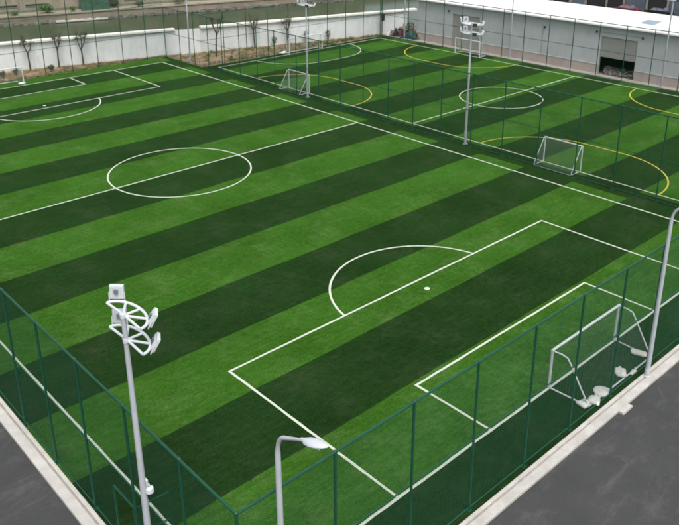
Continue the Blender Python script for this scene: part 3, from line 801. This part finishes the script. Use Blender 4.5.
for i, (x, y, rz, tl, mt, lb) in enumerate([(51.0, 59.6, .3, 8, 'wood', 'weathered plank lying at the foot of the junk heap'), (52.0, 59.7, 1.2, 38, 'wood', 'weathered plank leaning steeply on the junk heap'), (51.7, 61.2, -.5, 22, 'dark', 'dark board leaning across the junk heap'), (52.6, 60.2, .9, 30, 'white', 'white board sticking out of the junk heap'), (51.3, 58.0, 2.2, 5, 'blue', 'blue-grey board lying below the green tarpaulin')]):
    mb = MB().box((-1.1, -.11, 0), (1.1, .11, .045)); mb.xf(Matrix.Translation((0, 0, .05+1.1*math.sin(R(tl)))) @ Matrix.Rotation(R(tl), 4, 'Y'))
    o = tag(mb.build('plank', PL[mt], bevel=.005), lb, 'plank'); o.location = (x, y, 0); o.rotation_euler = (0, 0, rz)
for i, (x, y, z) in enumerate([(51.5, 61.7, -.03), (52.2, 61.3, -.03), (52.3, 61.9, -.03), (51.9, 61.6, .25)]):
    sk = sack(['white rubble sack lying beside the pale sand pile', 'white rubble sack lying beside the black oil drum', 'white rubble sack lying against the white wall behind the junk', 'white rubble sack lying on top of other sacks'][i], (x, y, z), i*1.1, .7, .5, .32, 20+i); sk['category'] = 'sack'; sk['group'] = 'rubble sacks in the junk heap'
shrub('scraggly brown shrub growing behind the junk heap', (53.2, 60.3, -.05), .9, 2.2, 330, DEADLEAF, .18, 8)
rnd = random.Random(77)
for cx, cy, rx, ry, hh, mt, lb, n in [(51.5, 60.9, .9, 1.1, 1.25, 'dark', 'dark mixed scrap in the junk heap by the white wall', 90), (52.5, 60.6, .8, 1.6, 1.7, 'wood', 'broken timber heaped against the wall in the junk corner', 110), (51.2, 58.6, .5, .9, .8, 'blue', 'blue-grey scrap beside the green tarpaulin', 50), (52.0, 62.0, .9, .55, .9, 'white', 'white plaster rubble by the corner fence post', 90), (52.6, 58.9, .6, .8, 1.5, 'pink', 'reddish brick rubble behind the green tarpaulin', 70)]:
    mb = MB()
    for i in range(n):
        a_ = rnd.uniform(0, 6.28); q_ = math.sqrt(rnd.random()); s = rnd.uniform(.05, .22)
        c = Vector((cx+rx*q_*math.cos(a_), cy+ry*q_*math.sin(a_), rnd.uniform(0, hh*(1-q_*.8))+.02))
        M = Matrix.Translation(c) @ Matrix.Rotation(rnd.uniform(0, 3), 4, Vector((rnd.uniform(-1, 1), rnd.uniform(-1, 1), rnd.uniform(-1, 1))).normalized())
        b_ = MB().box((-s*rnd.uniform(.8, 2.4), -s*.7, -s*.35), (s, s*.7, s*.35)).xf(M); mb.add(b_.v, b_.f)
    stuff(tag(mb.build('scrap', PL[mt]), lb, 'scrap'))
df = thing('door_frame', 'dark steel door frame standing in the junk heap by the fence', 'door frame', (50.95, 57.9, 0), R(92))
for x in (-.45, .45): MB().box((x-.04, -.04, -.05), (x+.04, .04, 2.35)).build('jamb', PL['dark'], df, bevel=.006)
MB().box((-.41, -.04, 2.27), (.41, .04, 2.35)).build('lintel', PL['dark'], df, bevel=.006)
MB().box((-.41, -.03, 1.45), (.41, .03, 1.52)).build('transom', PL['dark'], df, bevel=.006)

# ------------------------------------------------------------------ bare pollarded trees and weeds before the white wall
def bare_tree(label, loc, h, seed, spread=.5, twig=26):
    rnd = random.Random(seed); o = thing('bare_tree', label, 'tree', loc, 0, 'leafless trees before the white wall')
    lean = Vector((rnd.uniform(-.05, .05), rnd.uniform(-.05, .05), 1)).normalized()
    th = h*rnd.uniform(.5, .6); tp = lean*th
    tr = MB().tube([(0, 0, -.15), lean*(th*.5)+Vector((rnd.uniform(-.03, .03), rnd.uniform(-.03, .03), 0)), tp], [.12, .095, .085], 8).build('trunk', BARK, o, True)
    br = MB(); tw = MB(); lf = MB(); ends = []
    nb = rnd.choice((3, 4, 4))
    for k in range(nb):
        a_ = 6.28*k/nb+rnd.uniform(-.5, .5); s0 = lean*(th*rnd.uniform(.78, .98))
        e = tp+Vector((math.cos(a_)*spread*rnd.uniform(.6, 1.1), math.sin(a_)*spread*rnd.uniform(.6, 1.1), (h-th)*rnd.uniform(.6, .95)))
        mid = (s0+e)/2+Vector((math.cos(a_)*.1, math.sin(a_)*.1, -.06))
        br.tube([s0, mid, e], [.07, .055, .032], 6)
        for q in range(2*twig//nb+2):
            p = mid.lerp(e, rnd.uniform(.3, 1)); dirn = Vector((rnd.uniform(-1, 1), rnd.uniform(-1, 1), rnd.uniform(-.1, 1.3))).normalized()*rnd.uniform(.25, .6)
            tw.tube([p, p+dirn*.5+Vector((0, 0, .03)), p+dirn], [.016, .011, .006], 4)
            if rnd.random() < .5: leafy(lf, p+dirn*.8, .16, .16, .16, 9, .13, rnd)
    b_ = br.build('limbs', BARK, o, True); tw.build('twigs', BARK, b_); lf.build('crown', DEADLEAF, o)
    return o
trees = [(5.1, .75, 3.9, 'leafless tree with a wide forked crown behind the end goal'), (8.2, .7, 4.15, 'slim leafless tree before the white wall, middle of three behind the big pitch'), (10.85, .7, 4.0, 'leafless tree nearest the fence corner of the three behind the big pitch'),
         (25.1, 3.6, 5.4, 'tall leafless tree in the soil corner behind the dividing fence'), (31.9, .7, 4.3, 'leafless tree before the white wall at the left of the second pitch'), (36.4, .7, 3.9, 'leafless tree before the white wall behind the white goal arc')]
for i, (x, off, h, lb) in enumerate(trees): bare_tree(lb, (x, WX(x)-off, -.03), h, 31+i*7, .80 if i in (0, 3) else .58, 44 if i == 3 else 30)
for i, (x, off, h, lb) in enumerate([(39.0, .7, 2.0, 'low brown shrub against the white wall beside the white goal'), (42.3, .6, 1.8, 'thin brown shrub against the white wall beyond the white goal'), (34.5, .7, 1.5, 'low shrub against the white wall between two leafless trees')]):
    shrub(lb, (x, WX(x)-off, -.03), .55, h, 240, DEADLEAF, .14, 60+i)
for i, (x, y, lb) in enumerate([(1.3, 73.6, 'dark low bush behind the end goal net'), (6.6, 73.0, 'dark low bush between leafless trees behind the fence'), (2.9, 73.9, 'small dark bush behind the end goal post')]):
    shrub(lb, (x, y, -.03), .55, .85, 320, SHRUB, .13, 80+i)
rnd = random.Random(9); wd_ = MB(); sw_ = MB()
def blade(mb, x, y, h):
    a_ = rnd.uniform(0, 6.28); dx, dy = math.cos(a_)*.02, math.sin(a_)*.02; lx, ly = rnd.uniform(-.1, .1), rnd.uniform(-.1, .1)
    mb.add([(x-dx, y-dy, -.04), (x+dx, y+dy, -.04), (x+lx, y+ly, h)], [(0, 1, 2)])
def clumps(mb, n, reg, hm):
    for i in range(n):
        x, y = reg(); k = rnd.randint(14, 40); s = rnd.uniform(.1, .45)
        for j in range(k): blade(mb, x+rnd.gauss(0, s), y+rnd.gauss(0, s*.7), hm*rnd.uniform(.3, 1))
def regA():
    x = rnd.uniform(-22, DX); return x, rnd.uniform(FAR1+.25, max(FAR1+.5, WX(x)-.4))
def regA2(): return rnd.uniform(-22, DX), FAR1+rnd.uniform(.1, .7)
def regB():
    x = rnd.uniform(DX+.3, 50); return x, rnd.uniform(63.4-(x-DX)*.017, max(63.6, WX(x)-.35))
clumps(wd_, 90, regA, .3); clumps(wd_, 140, regA2, .25); clumps(wd_, 170, regB, .35); clumps(sw_, 230, regA, .3); clumps(sw_, 150, regB, .3)
stuff(tag(wd_.build('weeds', LEAF), 'green weeds growing in the soil before the white wall', 'weeds'))
stuff(tag(sw_.build('dry_grass', STRAW), 'dry straw-coloured grass in the soil before the white wall', 'grass'))

# ------------------------------------------------------------------ cars and shops beyond the warehouse
def car(label, loc, rz, mat, L=4.6):
    o = thing('parked_car', label, 'car', loc, rz, 'cars parked beyond the warehouse')
    pr = [(-L/2, .35), (-L/2+.05, .75), (-L/2+.25, .92), (-L*.30, .98), (-L*.19, 1.38), (-L*.02, 1.47), (L*.14, 1.43), (L*.27, 1.02), (L*.44, .86), (L/2-.03, .68), (L/2, .35)]
    n = len(pr); vs = []; fs = []
    for yy, ins in ((-.88, 0), (.88, 0)):
        for x, z in pr:
            t_ = max(0, (z-.95)/.5); vs.append((x, yy*(1-.22*t_), z))
    for i in range(n-1): fs.append((i, i+1, n+i+1, n+i))
    fs.append(tuple(range(n-1, -1, -1))); fs.append(tuple(range(n, 2*n))); fs.append((0, n, 2*n-1, n-1))
    MB().add(vs, fs).build('body', mat, o, bevel=.05)
    for s in (-1, 1):
        y = s*.80
        MB().add([(-L*.27, s*.892, 1.0), (-L*.185, s*.755, 1.34), (-L*.02, s*.735, 1.40), (-L*.02, s*.889, 1.0)], [(0, 1, 2, 3)]).build('side_window', GLASS, o)
        MB().add([(0, s*.889, 1.0), (0, s*.735, 1.40), (L*.13, s*.745, 1.37), (L*.235, s*.885, 1.03)], [(0, 1, 2, 3)]).build('side_window', GLASS, o)
    MB().add([(L*.145, -.66, 1.425), (L*.145, .66, 1.425), (L*.268, .80, 1.04), (L*.268, -.80, 1.04)], [(0, 1, 2, 3)]).xf(Matrix.Translation((.015, 0, .012))).build('windscreen', GLASS, o)
    MB().add([(-L*.295, -.80, 1.0), (-L*.295, .80, 1.0), (-L*.195, .68, 1.37), (-L*.195, -.68, 1.37)], [(0, 1, 2, 3)]).xf(Matrix.Translation((-.015, 0, .012))).build('rear_window', GLASS, o)
    for x in (-L*.31, L*.32):
        for s in (-1, 1):
            wv = MB().lathe([(.2, -.1), (.31, -.1), (.33, -.06), (.33, .06), (.31, .1), (.2, .1)], 18).xf(Matrix.Translation((x, s*.80, .33)) @ Matrix.Rotation(R(90), 4, 'X')).build('wheel', PL['dark'], o, True)
            MB().lathe([(.19, -.112), (.2, .112)], 14).xf(Matrix.Translation((x, s*.80, .33)) @ Matrix.Rotation(R(90), 4, 'X')).build('rim', GALV, wv, True)
    for s in (-1, 1):
        MB().box((L/2-.10, s*.62-.16, .62), (L/2+.005, s*.62+.16, .74)).build('headlight', LENS, o, bevel=.02)
        MB().box((-L/2-.005, s*.66-.14, .68), (-L/2+.10, s*.66+.14, .84)).build('tail_light', PL['red'], o, bevel=.02)
CARB = plain('car_black', (.012, .012, .014), .15, var=.05, spec=.6); CARR = plain('car_red', (.13, .02, .022), .2, var=.05, spec=.6)
car('black car parked beyond the white warehouse roof', (95.8, 44.6, -.03), R(97), CARB, 4.7)
car('dark red car parked beyond the white warehouse roof', (94.6, 49.6, -.03), R(97), CARR, 4.3)
sh = thing('shop_row', 'row of dark shopfronts with blue panels beyond the warehouse', 'shops', (99.5, 0, 0), R(2))
BLUEP = plain('blue_panel', (.05, .12, .19), .6, var=.15); LBLUE = plain('pale_blue_panel', (.30, .42, .46), .6, var=.1); BRWN = plain('brown_panel', (.14, .10, .085), .8, var=.25)
MB().box((.6, 5, -.2), (9, 95, 7)).build('wall', BRWN, sh)
rnd = random.Random(21)
yy = 8
while yy < 92:
    wd2 = rnd.uniform(2.6, 3.8)
    mt = [DARK, DARK, BLUEP, BRWN, GLASS, LBLUE][rnd.randint(0, 5)]
    f_ = MB().box((.35, yy, 0), (.58, yy+wd2, 2.9)).build('shopfront', mt, sh)
    MB().box((.30, yy+.15, .15), (.345, yy+wd2-.15, 2.2)).build('glazing', GLASS if mt is not DARK else DARK, f_)
    MB().box((.15, yy, 2.95), (.58, yy+wd2, 3.7)).build('fascia', [BLUEP, LBLUE, BRWN][rnd.randint(0, 2)], sh)
    MB().box((.2, yy+wd2+.02, 0), (.58, yy+wd2+.33, 3.7)).build('pilaster', BEIGE, sh)
    yy += wd2+.36
